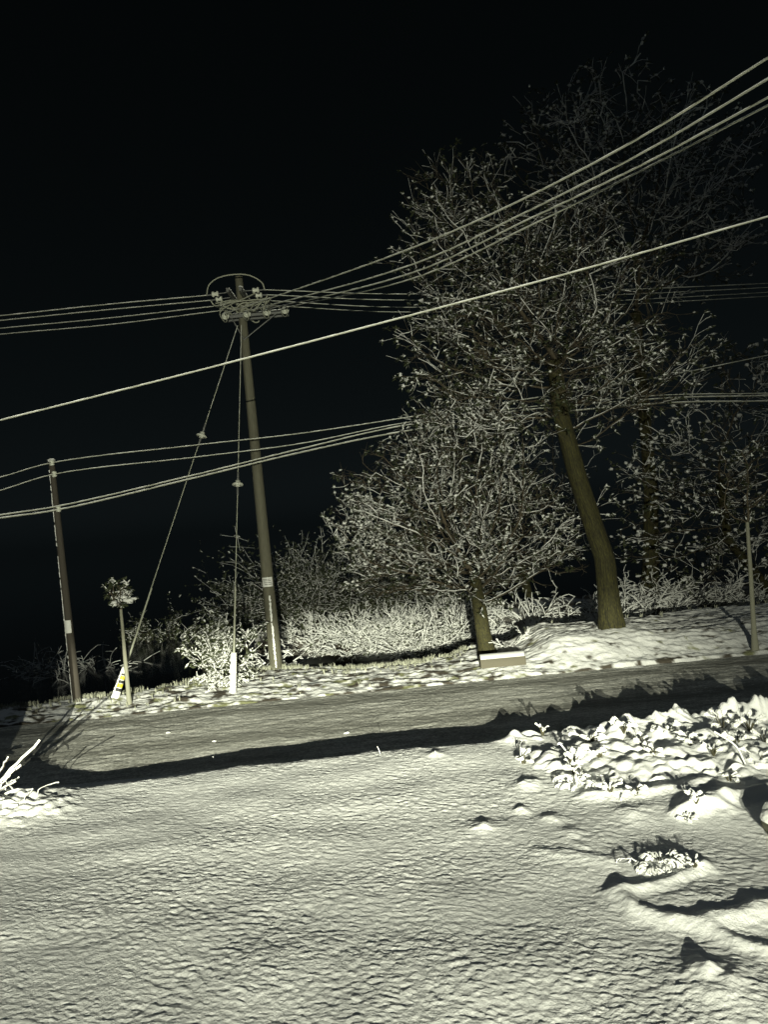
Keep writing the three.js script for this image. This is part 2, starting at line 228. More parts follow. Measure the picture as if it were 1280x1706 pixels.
function makeTree(o) {
  const { name, label, group, base, trunk, trunkR, blobs, seed, tip = 0.006, snowR = 0.008, tuft = 0.15, leaves = 5, snowy = 0.8, tuftEvery = 0.8, twigs = 2, twigL = 0.34, pom = 0.022 } = o;
  const rnd = rngOf(seed + 99), nodes = grow(o), root = thing(name, label, 'tree', base, group), off = V(base), T = trunk.length;
  const rad = new Float32Array(nodes.length), kids = nodes.map(() => []);
  for (let i = nodes.length - 1; i >= 0; i--) { rad[i] = kids[i].length ? Math.pow(kids[i].reduce((s, k) => s + Math.pow(rad[k], 2.5), 0), 1 / 2.5) : tip; if (nodes[i].par >= 0) kids[nodes[i].par].push(i); }
  const tk = trunk.map((p, i) => trunkR[0] + (trunkR[1] - trunkR[0]) * Math.pow(i / (T - 1), 0.8));
  const pt = i => new THREE.Vector3(nodes[i].x - off.x, nodes[i].y - off.y, nodes[i].z - off.z);
  // trunk: smooth curve with a root flare
  const curve = new THREE.CatmullRomCurve3(trunk.map((_, i) => pt(i))), tp = curve.getPoints(28), tg = new THREE.BufferGeometry(), pos = [], uv = [], ix = [], S = 18;
  tp.forEach((c, k) => { const t = k / 28, r = (tk[0] + (tk[T - 1] - tk[0]) * Math.pow(t, 0.8)) * (1 + 0.45 * Math.exp(-t * 22)); for (let s = 0; s <= S; s++) { const a = s / S * Math.PI * 2, f = 1 + 0.10 * nz(Math.cos(a) * 1.6 + seed, Math.sin(a) * 1.6, t * 4) + 0.07 * nz(Math.cos(a) * 5, Math.sin(a) * 5, t * 5 + seed); pos.push(c.x + Math.cos(a) * r * f, c.y - (k ? 0 : 0.15), c.z + Math.sin(a) * r * f); uv.push(s / S * 2, t * 3); } });
  for (let k = 0; k < 28; k++) for (let s = 0; s < S; s++) { const a = k * (S + 1) + s, b = a + S + 1; ix.push(a, b, a + 1, a + 1, b, b + 1); }
  tg.setAttribute('position', new THREE.Float32BufferAttribute(pos, 3)); tg.setAttribute('uv', new THREE.Float32BufferAttribute(uv, 2)); tg.setIndex(ix); tg.computeVertexNormals();
  part('trunk', tg, name === 'sapling' ? M.paleStem : M.bark, root);
  const wood = new Tubes(), snow = new Tubes(), green = new Tubes();
  const starts = []; for (let i = 0; i < nodes.length; i++) if (i >= T && (nodes[i].par < T || kids[nodes[i].par][0] !== i)) starts.push(i);
  for (let i = 0; i < nodes.length; i++) kids[i].sort((a, b) => rad[b] - rad[a]);
  const seen = new Uint8Array(nodes.length);
  for (let i = T; i < nodes.length; i++) {
    if (seen[i]) continue; const par = nodes[i].par; if (par >= T && !seen[par]) continue;
    const ch = [par, i]; seen[i] = 1; let c = i; while (kids[c].length) { c = kids[c][0]; if (seen[c]) break; seen[c] = 1; ch.push(c); }
    const ps = ch.map(pt), rs = ch.map((k, q) => q ? Math.min(rad[k], tk[T - 1]) : Math.min(rad[ch[1]], tk[T - 1]) * 1.05);
    for (let q = 1; q + 1 < ps.length; q++) { ps[q].x += (rnd() - 0.5) * 0.04; ps[q].y += (rnd() - 0.5) * 0.04; ps[q].z += (rnd() - 0.5) * 0.04; }
    wood.tube(ps, rs, rs[0] > 0.03 ? 6 : 4);
    const pat0 = clamp(0.6 + 1.5 * nz(ps[ps.length - 1].x * 0.9 + seed, ps[ps.length - 1].y * 1.2, ps[ps.length - 1].z * 0.9));
    if (rnd() < snowy * pat0) { const sp = [], sq = []; ps.forEach((p, q) => { if (rs[q] > 0.05) return; const big = rs[q] > 0.016, s = big ? rs[q] * 0.6 : snowR * (0.35 + 0.8 * rnd()) + rs[q] * 0.4; const c = p.clone(); if (big) c.y += rs[q] * 0.75; else c.addScaledVector(WIND, rs[q] * 0.75 + s * 0.2); sp.push(c); sq.push(s); }); if (sp.length > 1) snow.tube(sp, sq, 5); }
    const patch = p => clamp(0.55 + 1.5 * nz(p.x * 0.9 + seed, p.y * 1.2, p.z * 0.9) + 0.7 * nz(p.x * 2.6, p.y * 2.6, p.z * 2.6), 0.08, 1);
    const cluster = (o2, dvec) => { const pc = patch(o2); if (rnd() > pc + 0.25) return; if (rnd() < snowy * pc) snow.blob(new THREE.Vector3(o2.x, o2.y + 0.015, o2.z + 0.01), pom * (0.6 + 0.9 * rnd()), pom * (0.5 + 0.5 * rnd()), pom * (0.6 + 0.9 * rnd()), rnd() * 9, 0); for (let s = 0; s < leaves; s++) {
      const d = new THREE.Vector3(dvec.x * 0.5 + (rnd() - 0.5) * 1.9, dvec.y * 0.5 + (rnd() - 0.35) * 1.4, dvec.z * 0.5 + (rnd() - 0.5) * 1.9).normalize();
      const up = new THREE.Vector3((rnd() - 0.5) * 0.9, 0.7, (rnd() - 0.2) * 0.9).normalize(), L = tuft * (0.5 + 0.8 * rnd());
      green.leaf(o2, d, up, L, L * 0.42); if (rnd() < snowy * pc * 1.1) snow.leaf(o2, d, up, L * 0.85, L * 0.26, 0.010);
    } };
    const twig = (o2, d, L) => { const a = new THREE.Vector3(), ts = [o2], v = d.clone(); let p = o2; for (let k = 0; k < 3; k++) { v.y = v.y * 0.8 + 0.05 + (rnd() - 0.5) * 0.45; v.x += (rnd() - 0.5) * 0.5; v.z += (rnd() - 0.5) * 0.5; v.normalize(); p = p.clone().addScaledVector(v, L / 3); ts.push(p); }
      wood.tube(ts, [0.005, 0.004, 0.003, 0.002], 3, false); if (rnd() < snowy * patch(o2)) snow.tube(ts.map(q => q.clone().addScaledVector(WIND, 0.005)), ts.map(() => snowR * (0.28 + 0.5 * rnd())), 4, false); if (L > twigL * 0.8 && rnd() < 0.55) for (let z = 0; z < 2; z++) twig(ts[1 + z], new THREE.Vector3(v.x + (rnd() - 0.5) * 1.4, v.y + (rnd() - 0.3), v.z + (rnd() - 0.5) * 1.4).normalize(), L * 0.5); if (rnd() < tuftEvery) cluster(p, v); };
    const e = ch.length - 1, dv = ps[e].clone().sub(ps[Math.max(0, e - 1)]).normalize(); if (rnd() < tuftEvery) cluster(ps[e], dv);
    for (let q = 1; q <= e; q++) if (rs[q] < 0.03) for (let k = 0; k < twigs; k++) if (rnd() < 0.62) { const w = ps[q].clone().sub(ps[q - 1]).normalize(); twig(ps[q].clone().lerp(ps[q - 1], rnd()), new THREE.Vector3(w.x * 0.9 + (rnd() - 0.5) * 1.5, w.y * 0.9 + (rnd() - 0.4) * 1.2, w.z * 0.9 + (rnd() - 0.5) * 1.5).normalize(), twigL * (0.5 + 0.9 * rnd())); }
  }
  part('branches', wood.geo(), M.twig, root); const crown = part('crown', (green.empty ? wood : green).geo(), M.leaf, root); part('snow', snow.geo(), o.snowMat || M.snowPlain, crown);
  return root;
}
const E = (px, py, d, rx, ry, rd, n) => { const c = at(px, py, d); return [c, [rx * d / FPX, ry * d / FPX, rd], n]; };
const trunkThrough = (pix, d, base) => { const out = []; const pts = [base, ...pix.map(([x, y, dd = d]) => at(x, y, dd))]; for (let i = 0; i + 1 < pts.length; i++) for (let k = 0; k < 4; k++) out.push(pts[i].map((v, j) => v + (pts[i + 1][j] - v) * k / 4)); out.push(pts[pts.length - 1]); return out; };

{ // round spreading tree beside the stone block
  const b = stand(812, 1087, 0.1); b[1] -= 0.05;
  makeTree({ name: 'spreading_tree', label: 'round low-branched tree heavy with snow beside the concrete block', base: b, trunk: trunkThrough([[800, 1020], [792, 965]], b[2], b), trunkR: [0.17, 0.12], seed: 11, step: 0.15, kill: 0.2, reach: 1.3, lift: 0.02, tuft: 0.085, leaves: 8, twigs: 2, twigL: 0.38, blobN: 1.9, snowR: 0.0075, snowy: 0.7, pom: 0.028,
    blobs: [E(690, 850, 15.2, 130, 115, 1.5, 800), E(640, 905, 14.9, 75, 70, 0.9, 260), E(770, 780, 15.7, 130, 110, 1.6, 600), E(860, 890, 15.8, 120, 95, 1.5, 480), E(660, 960, 15.0, 80, 35, 0.8, 150), E(760, 940, 14.9, 120, 60, 1.0, 260)] });
}
{ // tall tree with the leaning trunk
  const b = stand(1021, 1058, 0.35); b[1] -= 0.05; const d = b[2];
  makeTree({ name: 'tall_tree', label: 'tallest tree with thick leaning trunk and broad snow-dusted crown', base: b, trunk: trunkThrough([[1008, 930], [965, 800], [935, 690], [925, 600]], d, b), trunkR: [0.24, 0.14], seed: 23, step: 0.2, kill: 0.27, tuft: 0.10, leaves: 9, snowy: 0.62, twigs: 2, twigL: 0.5, blobN: 1.95, snowR: 0.0075, pom: 0.026,
    blobs: [E(800, 590, d - 0.3, 120, 130, 1.7, 560), E(920, 540, d, 170, 130, 2.0, 620), E(1030, 620, d, 120, 85, 1.7, 420), E(760, 440, d + .4, 80, 130, 1.4, 330), E(760, 320, d + .8, 75, 55, 1.0, 130), E(830, 680, d - .4, 120, 60, 1.3, 280), E(900, 430, d + .3, 130, 90, 1.7, 330)] });
  const b2 = stand(893, 1046, 0.3); b2[2] += 1.0; b2[0] += 0.2; b2[1] = surface(b2[0], b2[2]) - 0.1;
  makeTree({ name: 'rear_tree', label: 'tree with mossy trunk standing behind the round tree, half hidden', base: b2, trunk: trunkThrough([[880, 985], [868, 930]], b2[2], b2), trunkR: [0.17, 0.13], seed: 31, step: 0.22, kill: 0.3, tuft: 0.09, leaves: 4, snowy: 0.55, blobN: 1.6,
    blobs: [E(860, 800, b2[2] + .6, 130, 130, 1.5, 420), E(930, 880, b2[2] + .5, 70, 70, 1.2, 200), E(740, 760, b2[2] + 1, 110, 90, 1.5, 260)] });
  // upper crown farther back
  const b3 = [7.0, surface(7.0, 20.5) - 0.1, 20.5];
  makeTree({ name: 'background_tree', label: 'dim high-crowned tree rising behind the leaning trunk', base: b3, trunk: trunkThrough([[1085, 820], [1070, 640], [1060, 520]], b3[2], b3), trunkR: [0.22, 0.13], seed: 43, step: 0.28, kill: 0.38, tuft: 0.13, leaves: 6, snowy: 0.9, twigL: 0.55, blobN: 2.2, snowR: 0.012, pom: 0.04,
    blobs: [E(1000, 240, 20.5, 150, 95, 2.4, 520), E(1130, 290, 20.5, 130, 110, 2.4, 480), E(1160, 400, 20.5, 90, 90, 2, 300), E(1020, 380, 20.8, 130, 90, 2, 320)] });
  const b4 = [10.2, surface(10.2, 20) - 0.1, 20];
  makeTree({ name: 'background_tree', label: 'dim sparse tree with tufted twigs behind the slender sapling', base: b4, trunk: trunkThrough([[1215, 900], [1200, 800]], b4[2], b4), trunkR: [0.16, 0.1], seed: 57, step: 0.25, kill: 0.34, tuft: 0.13, leaves: 6, snowy: 0.6, pom: 0.05, twigL: 0.5, blobN: 1.5,
    blobs: [E(1140, 800, 19.6, 100, 110, 1.6, 360), E(1240, 720, 20, 110, 150, 1.8, 460), E(1200, 890, 19.6, 150, 90, 1.6, 360), E(1090, 900, 20, 60, 70, 1.2, 130)] });
}
{ // slender sapling by the right-hand verge and the round-headed one by the guy wire
  const b = stand(1258, 1066, 0.2); b[1] -= 0.03;
  makeTree({ name: 'sapling', label: 'slender sapling with straight pale stem on the snowy bank', base: b, trunk: trunkThrough([[1252, 960], [1246, 870]], b[2], b), trunkR: [0.045, 0.03], seed: 61, step: 0.12, kill: 0.16, tuft: 0.09, leaves: 5, snowy: 0.5, twigL: 0.2, twigs: 1, blobs: [E(1246, 800, b[2], 60, 75, 0.6, 120)] });
  const c = stand(215, 1172, 0.08); c[1] -= 0.03;
  makeTree({ name: 'sapling', label: 'small round-headed sapling with snow-clumped top beside the striped guard', base: c, trunk: trunkThrough([[207, 1085], [201, 1015]], c[2], c), trunkR: [0.045, 0.025], seed: 67, step: 0.07, kill: 0.09, reach: 1, tuft: 0.10, leaves: 8, snowy: 0.98, snowMat: M.snowPlain, twigs: 1, twigL: 0.09, pom: 0.055, tip: 0.006, snowR: 0.02, blobs: [E(199, 984, c[2], 21, 24, 0.25, 150), E(210, 1000, c[2], 12, 7, 0.12, 20)] });
}

// ------------------------------------------------------------------ shrubs and hedge
function makeShrub({ name = 'shrub', label, group, base, rx, ry, rd, stems, seed, r = 0.006, snowR = 0.010, leafy = 0, leafL = 0.1, snowy = 0.85, droop = 0.5, spread = 1, rise = 0.9, wild = 0.6, snowMat }) {
  const rnd = rngOf(seed), root = thing(name, label, 'shrub', base, group), wood = new Tubes(), snow = new Tubes(), green = new Tubes();
  const stick = (o, d, L, r0, lvl) => {
    const n = lvl ? (lvl > 1 ? 2 : 3) : 5, ps = [o.clone()], rs = [r0]; const v = d.clone(); let p = o.clone();
    for (let k = 1; k <= n; k++) { v.x += (rnd() - 0.5) * 0.4; v.z += (rnd() - 0.5) * 0.4; v.y += (rnd() - 0.5) * 0.25 - droop * 0.22 * k / n; v.normalize(); p = p.clone().addScaledVector(v, L / n); ps.push(p); rs.push(r0 * (1 - 0.6 * k / n)); }
    wood.tube(ps, rs, 3, false);
    if (rnd() < snowy) { const f = lvl > 1 ? 0 : Math.floor(rnd() * 2); const sp = ps.slice(f).map((q, k) => q.clone().addScaledVector(WIND, rs[k + f] * 0.7 + snowR * 0.3)); snow.tube(sp, sp.map((_, k) => rs[k + f] * 0.6 + snowR * (0.5 + rnd())), 4, false); }
    if (lvl < 2) for (let k = 1; k <= n; k++) for (let z = 0; z < 2; z++) if (rnd() < (lvl ? 0.45 : 0.65)) stick(ps[k], new THREE.Vector3(v.x + (rnd() - 0.5) * 1.8, v.y + (rnd() - 0.4) * 1.2, v.z + (rnd() - 0.5) * 1.8).normalize(), L * (0.3 + 0.35 * rnd()), rs[k] * 0.8, lvl + 1);
    if (leafy) for (let k = 1; k <= n; k++) if (rnd() < leafy) for (let s = 0; s < 2; s++) { const ld = new THREE.Vector3(rnd() - 0.5, (rnd() - 0.3) * 0.8, rnd() - 0.5).normalize(), up = new THREE.Vector3((rnd() - 0.5) * 0.5, 0.7, 0.3 + 0.6 * rnd()).normalize(), LL = leafL * (0.6 + 0.8 * rnd()); green.leaf(ps[k], ld, up, LL, LL * 0.5); if (rnd() < snowy) snow.leaf(ps[k], ld, up, LL * 0.85, LL * 0.3, 0.012); }
  };
  for (let k = 0; k < stems; k++) { const a = rnd() * 6.283, q = Math.sqrt(rnd()); const o = new THREE.Vector3(Math.cos(a) * q * rx * 0.75, 0.02, Math.sin(a) * q * rd * 0.75); o.y = Math.max(-0.3, surface(base[0] + o.x, base[2] - o.z) - base[1]) * 0.8; stick(o, new THREE.Vector3(Math.cos(a) * q * spread + (rnd() - 0.5) * wild, rise * (0.6 + 0.8 * rnd()), Math.sin(a) * q * spread + (rnd() - 0.5) * wild + 0.15).normalize(), ry * (0.75 + 0.5 * rnd()), r * (0.8 + 0.6 * rnd()), 0); }
  const br = part('branches', wood.geo(), M.twig, root); part('snow', snow.geo(), snowMat || M.snowPlain, br); if (leafy) part('leaves', green.geo(), M.leaf, root);
  return root;
}
const hedgeGroup = 'snow-laden hedge bushes along the far bank';
[[-2.35, 19.6, 1.2, 34], [-1.2, 19.2, 1.35, 56], [-0.1, 19.1, 1.4, 56], [0.95, 19.4, 1.4, 60], [1.9, 20.1, 1.4, 50]].forEach(([x, d, h, n], i) =>
  makeShrub({ name: 'hedge_bush', label: ['short hedge bush on the far bank just right of the concrete pole', 'tangled hedge bush overhanging dark water, second from the concrete pole', 'snow-matted middle bush of the hedge over dark water', 'hedge bush over dark water, fourth from the concrete pole', 'hedge bush at the end nearest the round tree'][i], group: hedgeGroup, base: [x, -0.14, d + 0.45], rx: 0.9, ry: h * 0.5, rd: 0.7, rise: 0.5, stems: n, seed: 200 + i, spread: 1.5, droop: 0.3, r: 0.009, snowR: 0.009, snowy: 0.75, leafy: i > 2 ? 0.5 : 0.3, leafL: 0.065, wild: 1.3, snowMat: M.snowPlain }));
[[3.6, 19.6, 0.95, 45], [5.2, 19.4, 1.0, 55], [6.4, 19.5, 1.0, 55], [7.8, 19.6, 0.95, 50], [9.4, 19.7, 1.0, 50]].forEach(([x, d, h, n], i) =>
  makeShrub({ name: 'hedge_bush', label: ['pale hedge bush in the gap between mossy and leaning trunks', 'hedge bush just right of the leaning trunk', 'arching hedge bush behind the snow bank, second from the leaning trunk', 'hedge bush behind the snow bank, left of the slender sapling', 'hedge bush right behind the slender sapling'][i], group: hedgeGroup, base: [x, -0.05, d], rx: 0.95, ry: h * 0.75, rd: 0.7, stems: n, seed: 220 + i, rise: 0.6, spread: 1.5, droop: 0.8, r: 0.009, snowR: 0.010, snowy: 0.75, leafy: 0.2, leafL: 0.06, wild: 1.3 }));
[[-4.0, 23, 1.5, 34], [-2.6, 23, 2.6, 58], [-1.0, 23.2, 2.7, 58], [0.6, 23, 2.0, 44]].forEach(([x, d, h, n], i) =>
  makeShrub({ name: 'tall_shrub', label: ['low dim shrub at the left end of the thicket behind the pole', 'tall dim shrub directly behind the concrete pole', 'tallest dim leafy shrub of the thicket above the hedge', 'dim shrub between the thicket and the round tree'][i], group: 'dim shrubs behind the hedge', base: [x, -0.1, d], rx: 1.2, ry: h * 0.75, rd: 0.9, stems: n, seed: 240 + i, spread: 1.0, droop: 0.6, snowR: 0.005, leafy: 0.95, leafL: 0.095, snowy: 0.3 }));
{
  let b = stand(372, 1138, 0.1);
  makeShrub({ label: 'leafy shrub with snow-capped tops beside the white guy guard', base: [b[0] - 0.1, b[1], b[2] + 0.4], rx: 0.3, ry: 0.78, rd: 0.26, stems: 22, seed: 260, spread: 0.2, droop: 0.05, snowR: 0.005, snowy: 0.6, leafy: 0.95, leafL: 0.10, r: 0.005, wild: 0.3 });
  makeShrub({ label: 'low snow-crusted shrub hugging the foot of the white guy guard', base: [b[0] + 0.05, b[1], b[2] + 0.15], rx: 0.22, ry: 0.42, rd: 0.2, stems: 20, seed: 262, spread: 1.3, droop: 1.6, snowR: 0.010, snowMat: M.snowPlain, leafy: 0.35, leafL: 0.1 });
  makeShrub({ label: 'bare twiggy shrub between the guy guard shrub and the concrete pole', base: [-2.95, 0.0, 16.9], rx: 0.3, ry: 0.55, rd: 0.25, stems: 22, seed: 264, spread: 1.4, droop: 1.3, snowR: 0.014 });
  [[105, 1166, 0.95, 1.15, 50], [45, 1166, 0.8, 1.0, 40], [165, 1158, 0.55, 0.8, 26]].forEach(([px, py, rx, ry, n], i) => { b = stand(px, py, 0.05); b[2] += 0.4; makeShrub({ label: ['bare tangled shrub around the foot of the short pole', 'bare tangled shrub left of the short pole', 'bare shrub between the short pole and the striped guard'][i], group: 'bare shrubs by the short pole', base: [b[0], surface(b[0], b[2]), b[2]], rx, ry, rd: 0.5, stems: n, seed: 270 + i, spread: 1.5, droop: 1.0, snowR: 0.007, r: 0.008, snowy: 0.6 }); });
  b = stand(776, 1070, 0.1); makeShrub({ label: 'small curly snow-coated shrub left of the round tree trunk', base: [b[0], surface(b[0], b[2]), b[2]], rx: 0.2, ry: 0.36, rd: 0.2, stems: 10, seed: 280, spread: 1.2, droop: 1.6, snowR: 0.007, r: 0.004 });
  b = stand(850, 1078, 0.15); makeShrub({ label: 'few snow-coated stems right of the round tree trunk', base: [b[0], surface(b[0], b[2]), b[2]], rx: 0.25, ry: 0.36, rd: 0.2, stems: 6, seed: 281, spread: 1.5, droop: 0.6, snowR: 0.007, r: 0.004 });
  b = at(272, 1085, 27); makeShrub({ label: 'faint distant reed clump across the dark water', base: [b[0], WATER - 0.05, b[2]], rx: 1.3, ry: 0.9, rd: 0.6, stems: 26, seed: 284, spread: 0.8, droop: 0.6, snowR: 0.005, leafy: 0.5, snowy: 0.2 });
}

// ------------------------------------------------------------------ poles, guys and wires
const box = (w, h, dd, x = 0, y = 0, z = 0) => { const g = new THREE.BoxGeometry(w, h, dd); g.translate(x, y, z); return g; };
const cyl = (r0, r1, h, y = 0, s = 20) => { const g = new THREE.CylinderGeometry(r1, r0, h, s, 1); g.translate(0, y + h / 2, 0); return g; };
const POLE = stand(461, 1120, 0.1); POLE[2] = 16.0; POLE[0] = at(461, 1120, 16)[0]; POLE[1] = surface(POLE[0], 16.0) - 0.1;
const TOP = at(393, 462, 16)[1];
const discGeo = new THREE.LatheGeometry([[0, -.05], [.03, -.05], [.035, -.02], [.075, -.028], [.082, -.012], [.06, .012], [.038, .02], [.034, .055], [0, .06]].map(p => new THREE.Vector2(...p)), 18);
const spool = new THREE.LatheGeometry([[0, -.055], [.04, -.055], [.048, -.03], [.03, -.012], [.03, .012], [.048, .03], [.04, .055], [0, .055]].map(p => new THREE.Vector2(...p)), 14);
const jumperMat = M.cable;
const wireEnds = { left: [], right: [], cam: [] };
{
  const p = thing('utility_pole', 'tall concrete utility pole with crossarms and insulators on the verge', 'utility pole', POLE);
  const H = TOP - POLE[1];
  part('shaft', cyl(0.138, 0.082, H, 0, 28), M.concrete, p);
  const plate = new THREE.CylinderGeometry(0.131, 0.133, 0.2, 20, 1, true, -0.95, 1.9); const py = at(446, 969, 16)[1] - POLE[1]; plate.translate(0, py, 0); part('number_plate', plate, M.paper, p);
  [0.06, 0.03, -0.01, -0.05].forEach((y, i) => { const b = new THREE.CylinderGeometry(0.1345, 0.1345, 0.012, 16, 1, true, -0.75 + 0.1 * i, 1.3); b.translate(0, py + y, 0); part('plate_line', b, M.ink, p.children[1]); });
  // snow stuck to the windward face of the shaft
  const st = new Tubes(), rnd = rngOf(7); for (let k = 0; k < 46; k++) { const y = 0.1 + 1.55 * k / 46 + 0.01 * rnd(); if (rnd() < 0.28) continue; const r = 0.136 - 0.056 * y / H; st.blob(new THREE.Vector3(0.012 * (rnd() - 0.5) + 0.02, y, r), 0.014 + 0.012 * rnd(), 0.022 + 0.016 * rnd(), 0.01, k, 1); }
  for (let k = 0; k < 8; k++) st.blob(new THREE.Vector3(0.015, py - 0.08 + k * 0.025, 0.133), 0.008, 0.016, 0.008, k + 60, 1);
  part('snow', st.geo(), M.snowPlain, p);
  // upper double crossarm across the line, lower one turned along the road
  const y1 = 8.0 - POLE[1], y2 = 7.62 - POLE[1];
  for (const s of [-1, 1]) { part('crossarm', box(0.06, 0.08, 1.5, 0.13 * s, y1, 0), M.steel, p); part('crossarm', box(1.35, 0.07, 0.06, 0.30, y2, 0.13 * s), M.steel, p); }
  const cs = new Tubes(); for (let k = 0; k < 26; k++) { if (k % 3) cs.blob(new THREE.Vector3(-0.2 + k * 0.046, y2 + 0.05, 0.13), 0.04, 0.018, 0.035, k, 1); cs.blob(new THREE.Vector3(0.13 * (k % 2 ? 1 : -1), y1 + 0.05, -0.7 + k * 0.056), 0.04, 0.022, 0.05, k + 30, 1); } part('snow', cs.geo(), M.snowPlain, p);
  const arm = (o, e, r) => { const t = new Tubes(); t.tube([V(o), V(e)].map(v => v.sub(p.position)), r, 6); return t.geo(); };
  [15.42, 15.78, 16.22, 16.6].forEach((d, i) => {
    for (const s of [-1, 1]) {
      const a = [POLE[0] + 0.16 * s, 8.0, d], m = [POLE[0] + 0.42 * s, 7.99, d], e = [POLE[0] + 0.6 * s, 7.98, d];
      part('strain_rod', arm(a, m, 0.014), M.steel, p); const q = part('insulator', spool.clone().rotateZ(Math.PI / 2), M.porcelain, p); q.position.copy(V(m).sub(p.position)); q.scale.setScalar(1.25);
      wireEnds[s < 0 ? 'left' : 'right'].push(e); part('clamp', arm(m, e, 0.018), M.steel, p);
    }
    const t = new Tubes(), l = wireEnds.left[i], r = wireEnds.right[i], up = i === 0 ? 0.30 : i === 3 ? 0.1 : -0.25 + 0.12 * i, c = new THREE.CatmullRomCurve3([V(l), V([l[0] + 0.06, l[1] + up * 0.75, l[2] + 0.05]), V([POLE[0] - 0.25, 8.0 + up, d - 0.1]), V([POLE[0] + 0.3, 8.0 + up * 0.95, d - 0.1]), V([r[0] - 0.04, r[1] + up * 0.5, r[2]]), V(r)]);
    t.tube(c.getPoints(24).map(v => v.sub(p.position)), 0.014, 6); part('jumper', t.geo(), jumperMat, p);
  });
  [-0.35, 0.1, 0.52, 0.9].forEach((x, i) => {
    const a = [POLE[0] + x, 7.6, 15.85], m = [POLE[0] + x + 0.06, 7.58, 15.6]; part('strain_rod', arm(a, m, 0.014), M.steel, p);
    const q = part('insulator', discGeo.clone().rotateX(Math.PI / 2), M.porcelain, p); q.position.copy(V(m).sub(p.position)); q.scale.setScalar(1.0);
    const e = [POLE[0] + x + 0.12, 7.57, 15.4]; part('clamp', arm(m, e, 0.018), M.steel, p); wireEnds.cam.push(e);
    const t = new Tubes(), c = new THREE.CatmullRomCurve3([V(e), V([e[0] - 0.02, 7.45, 15.5]), V([POLE[0] + x, 7.5, 15.75]), V([POLE[0] + x - 0.1, 7.75, 15.9]), V([wireEnds.right[i][0] - 0.2, 7.93, wireEnds.right[i][2]])]);
    t.tube(c.getPoints(20).map(v => v.sub(p.position)), 0.012, 5); part('jumper', t.geo(), jumperMat, p);
  });
  const lr = rngOf(88); for (let k = 0; k < 16; k++) { const a = new THREE.Vector3(-0.6 + 0.5 * lr(), y1 - 0.15 + 0.2 * lr(), 0.5 - lr()), e = new THREE.Vector3(0.1 + 0.6 * lr(), y1 - 0.3 + 0.35 * lr(), 0.5 - lr()), m = a.clone().lerp(e, 0.3 + 0.4 * lr()); m.y += (lr() - 0.6) * 0.5; const m2 = m.clone().lerp(e, 0.5); m2.y += (lr() - 0.5) * 0.3; m2.z += (lr() - 0.5) * 0.4; const t = new Tubes(); t.tube(new THREE.CatmullRomCurve3([a, m, m2, e]).getPoints(20), 0.011 + 0.006 * lr(), 5); part('jumper', t.geo(), M.cable, p); }
  const br = new Tubes(); for (const s of [-1, 1]) { br.tube([new THREE.Vector3(0, y2 - 0.5, 0.1), new THREE.Vector3(0.28 + 0.5 * s, y2, 0.14)], 0.016, 5); } part('brace', br.geo(), M.steel, p);
}
// short pole carrying the low lines
const SP = stand(128, 1170, 0.06); SP[1] = surface(SP[0], SP[2]) - 0.08;
const SPTOP = at(85, 768, SP[2]);
{
  const p = thing('short_pole', 'thin dark wooden pole shorter than the concrete one', 'utility pole', SP), H = SPTOP[1] - SP[1], dx = SPTOP[0] - SP[0];
  const s = new THREE.CylinderGeometry(0.055, 0.085, H, 16, 12); s.translate(0, H / 2, 0); { const q = s.attributes.position; for (let k = 0; k < q.count; k++) q.setX(k, q.getX(k) + dx * q.getY(k) / H); s.computeVertexNormals(); } part('shaft', s, M.darkWood, p);
  const yl = at(118, 1043, SP[2])[1] - SP[1]; const pl = new THREE.CylinderGeometry(0.082, 0.083, 0.25, 14, 1, true, -0.9, 1.8); pl.translate(dx * yl / H, yl, 0); part('number_plate', pl, M.paper, p);
  const st = new Tubes(), rnd = rngOf(9); for (let k = 0; k < 90; k++) { const y = 0.05 + (H - 0.2) * k / 90; if (rnd() < 0.2) continue; const r = 0.085 - 0.03 * y / H; st.blob(new THREE.Vector3(dx * y / H - r * 0.75, y, r * 0.65), 0.006 + 0.008 * rnd(), 0.035, 0.008, k, 1); } part('snow', st.geo(), M.snowPlain, p);
  const cap = new Tubes(); cap.blob(new THREE.Vector3(dx, H + 0.01, 0), 0.065, 0.04, 0.065, 3, 2); part('snow_cap', cap.geo(), M.snowPlain, p);
  for (const [px, py] of [[86, 771], [90, 790], [97, 848]]) { const q = part('insulator', spool.clone(), M.porcelain, p); q.position.copy(V(at(px, py, SP[2] - 0.11)).sub(p.position)); const br = new Tubes(), yy = q.position.y; br.tube([new THREE.Vector3(dx * yy / H, yy, 0), q.position.clone()], 0.012, 5); part('bracket', br.geo(), M.steel, p); }
}
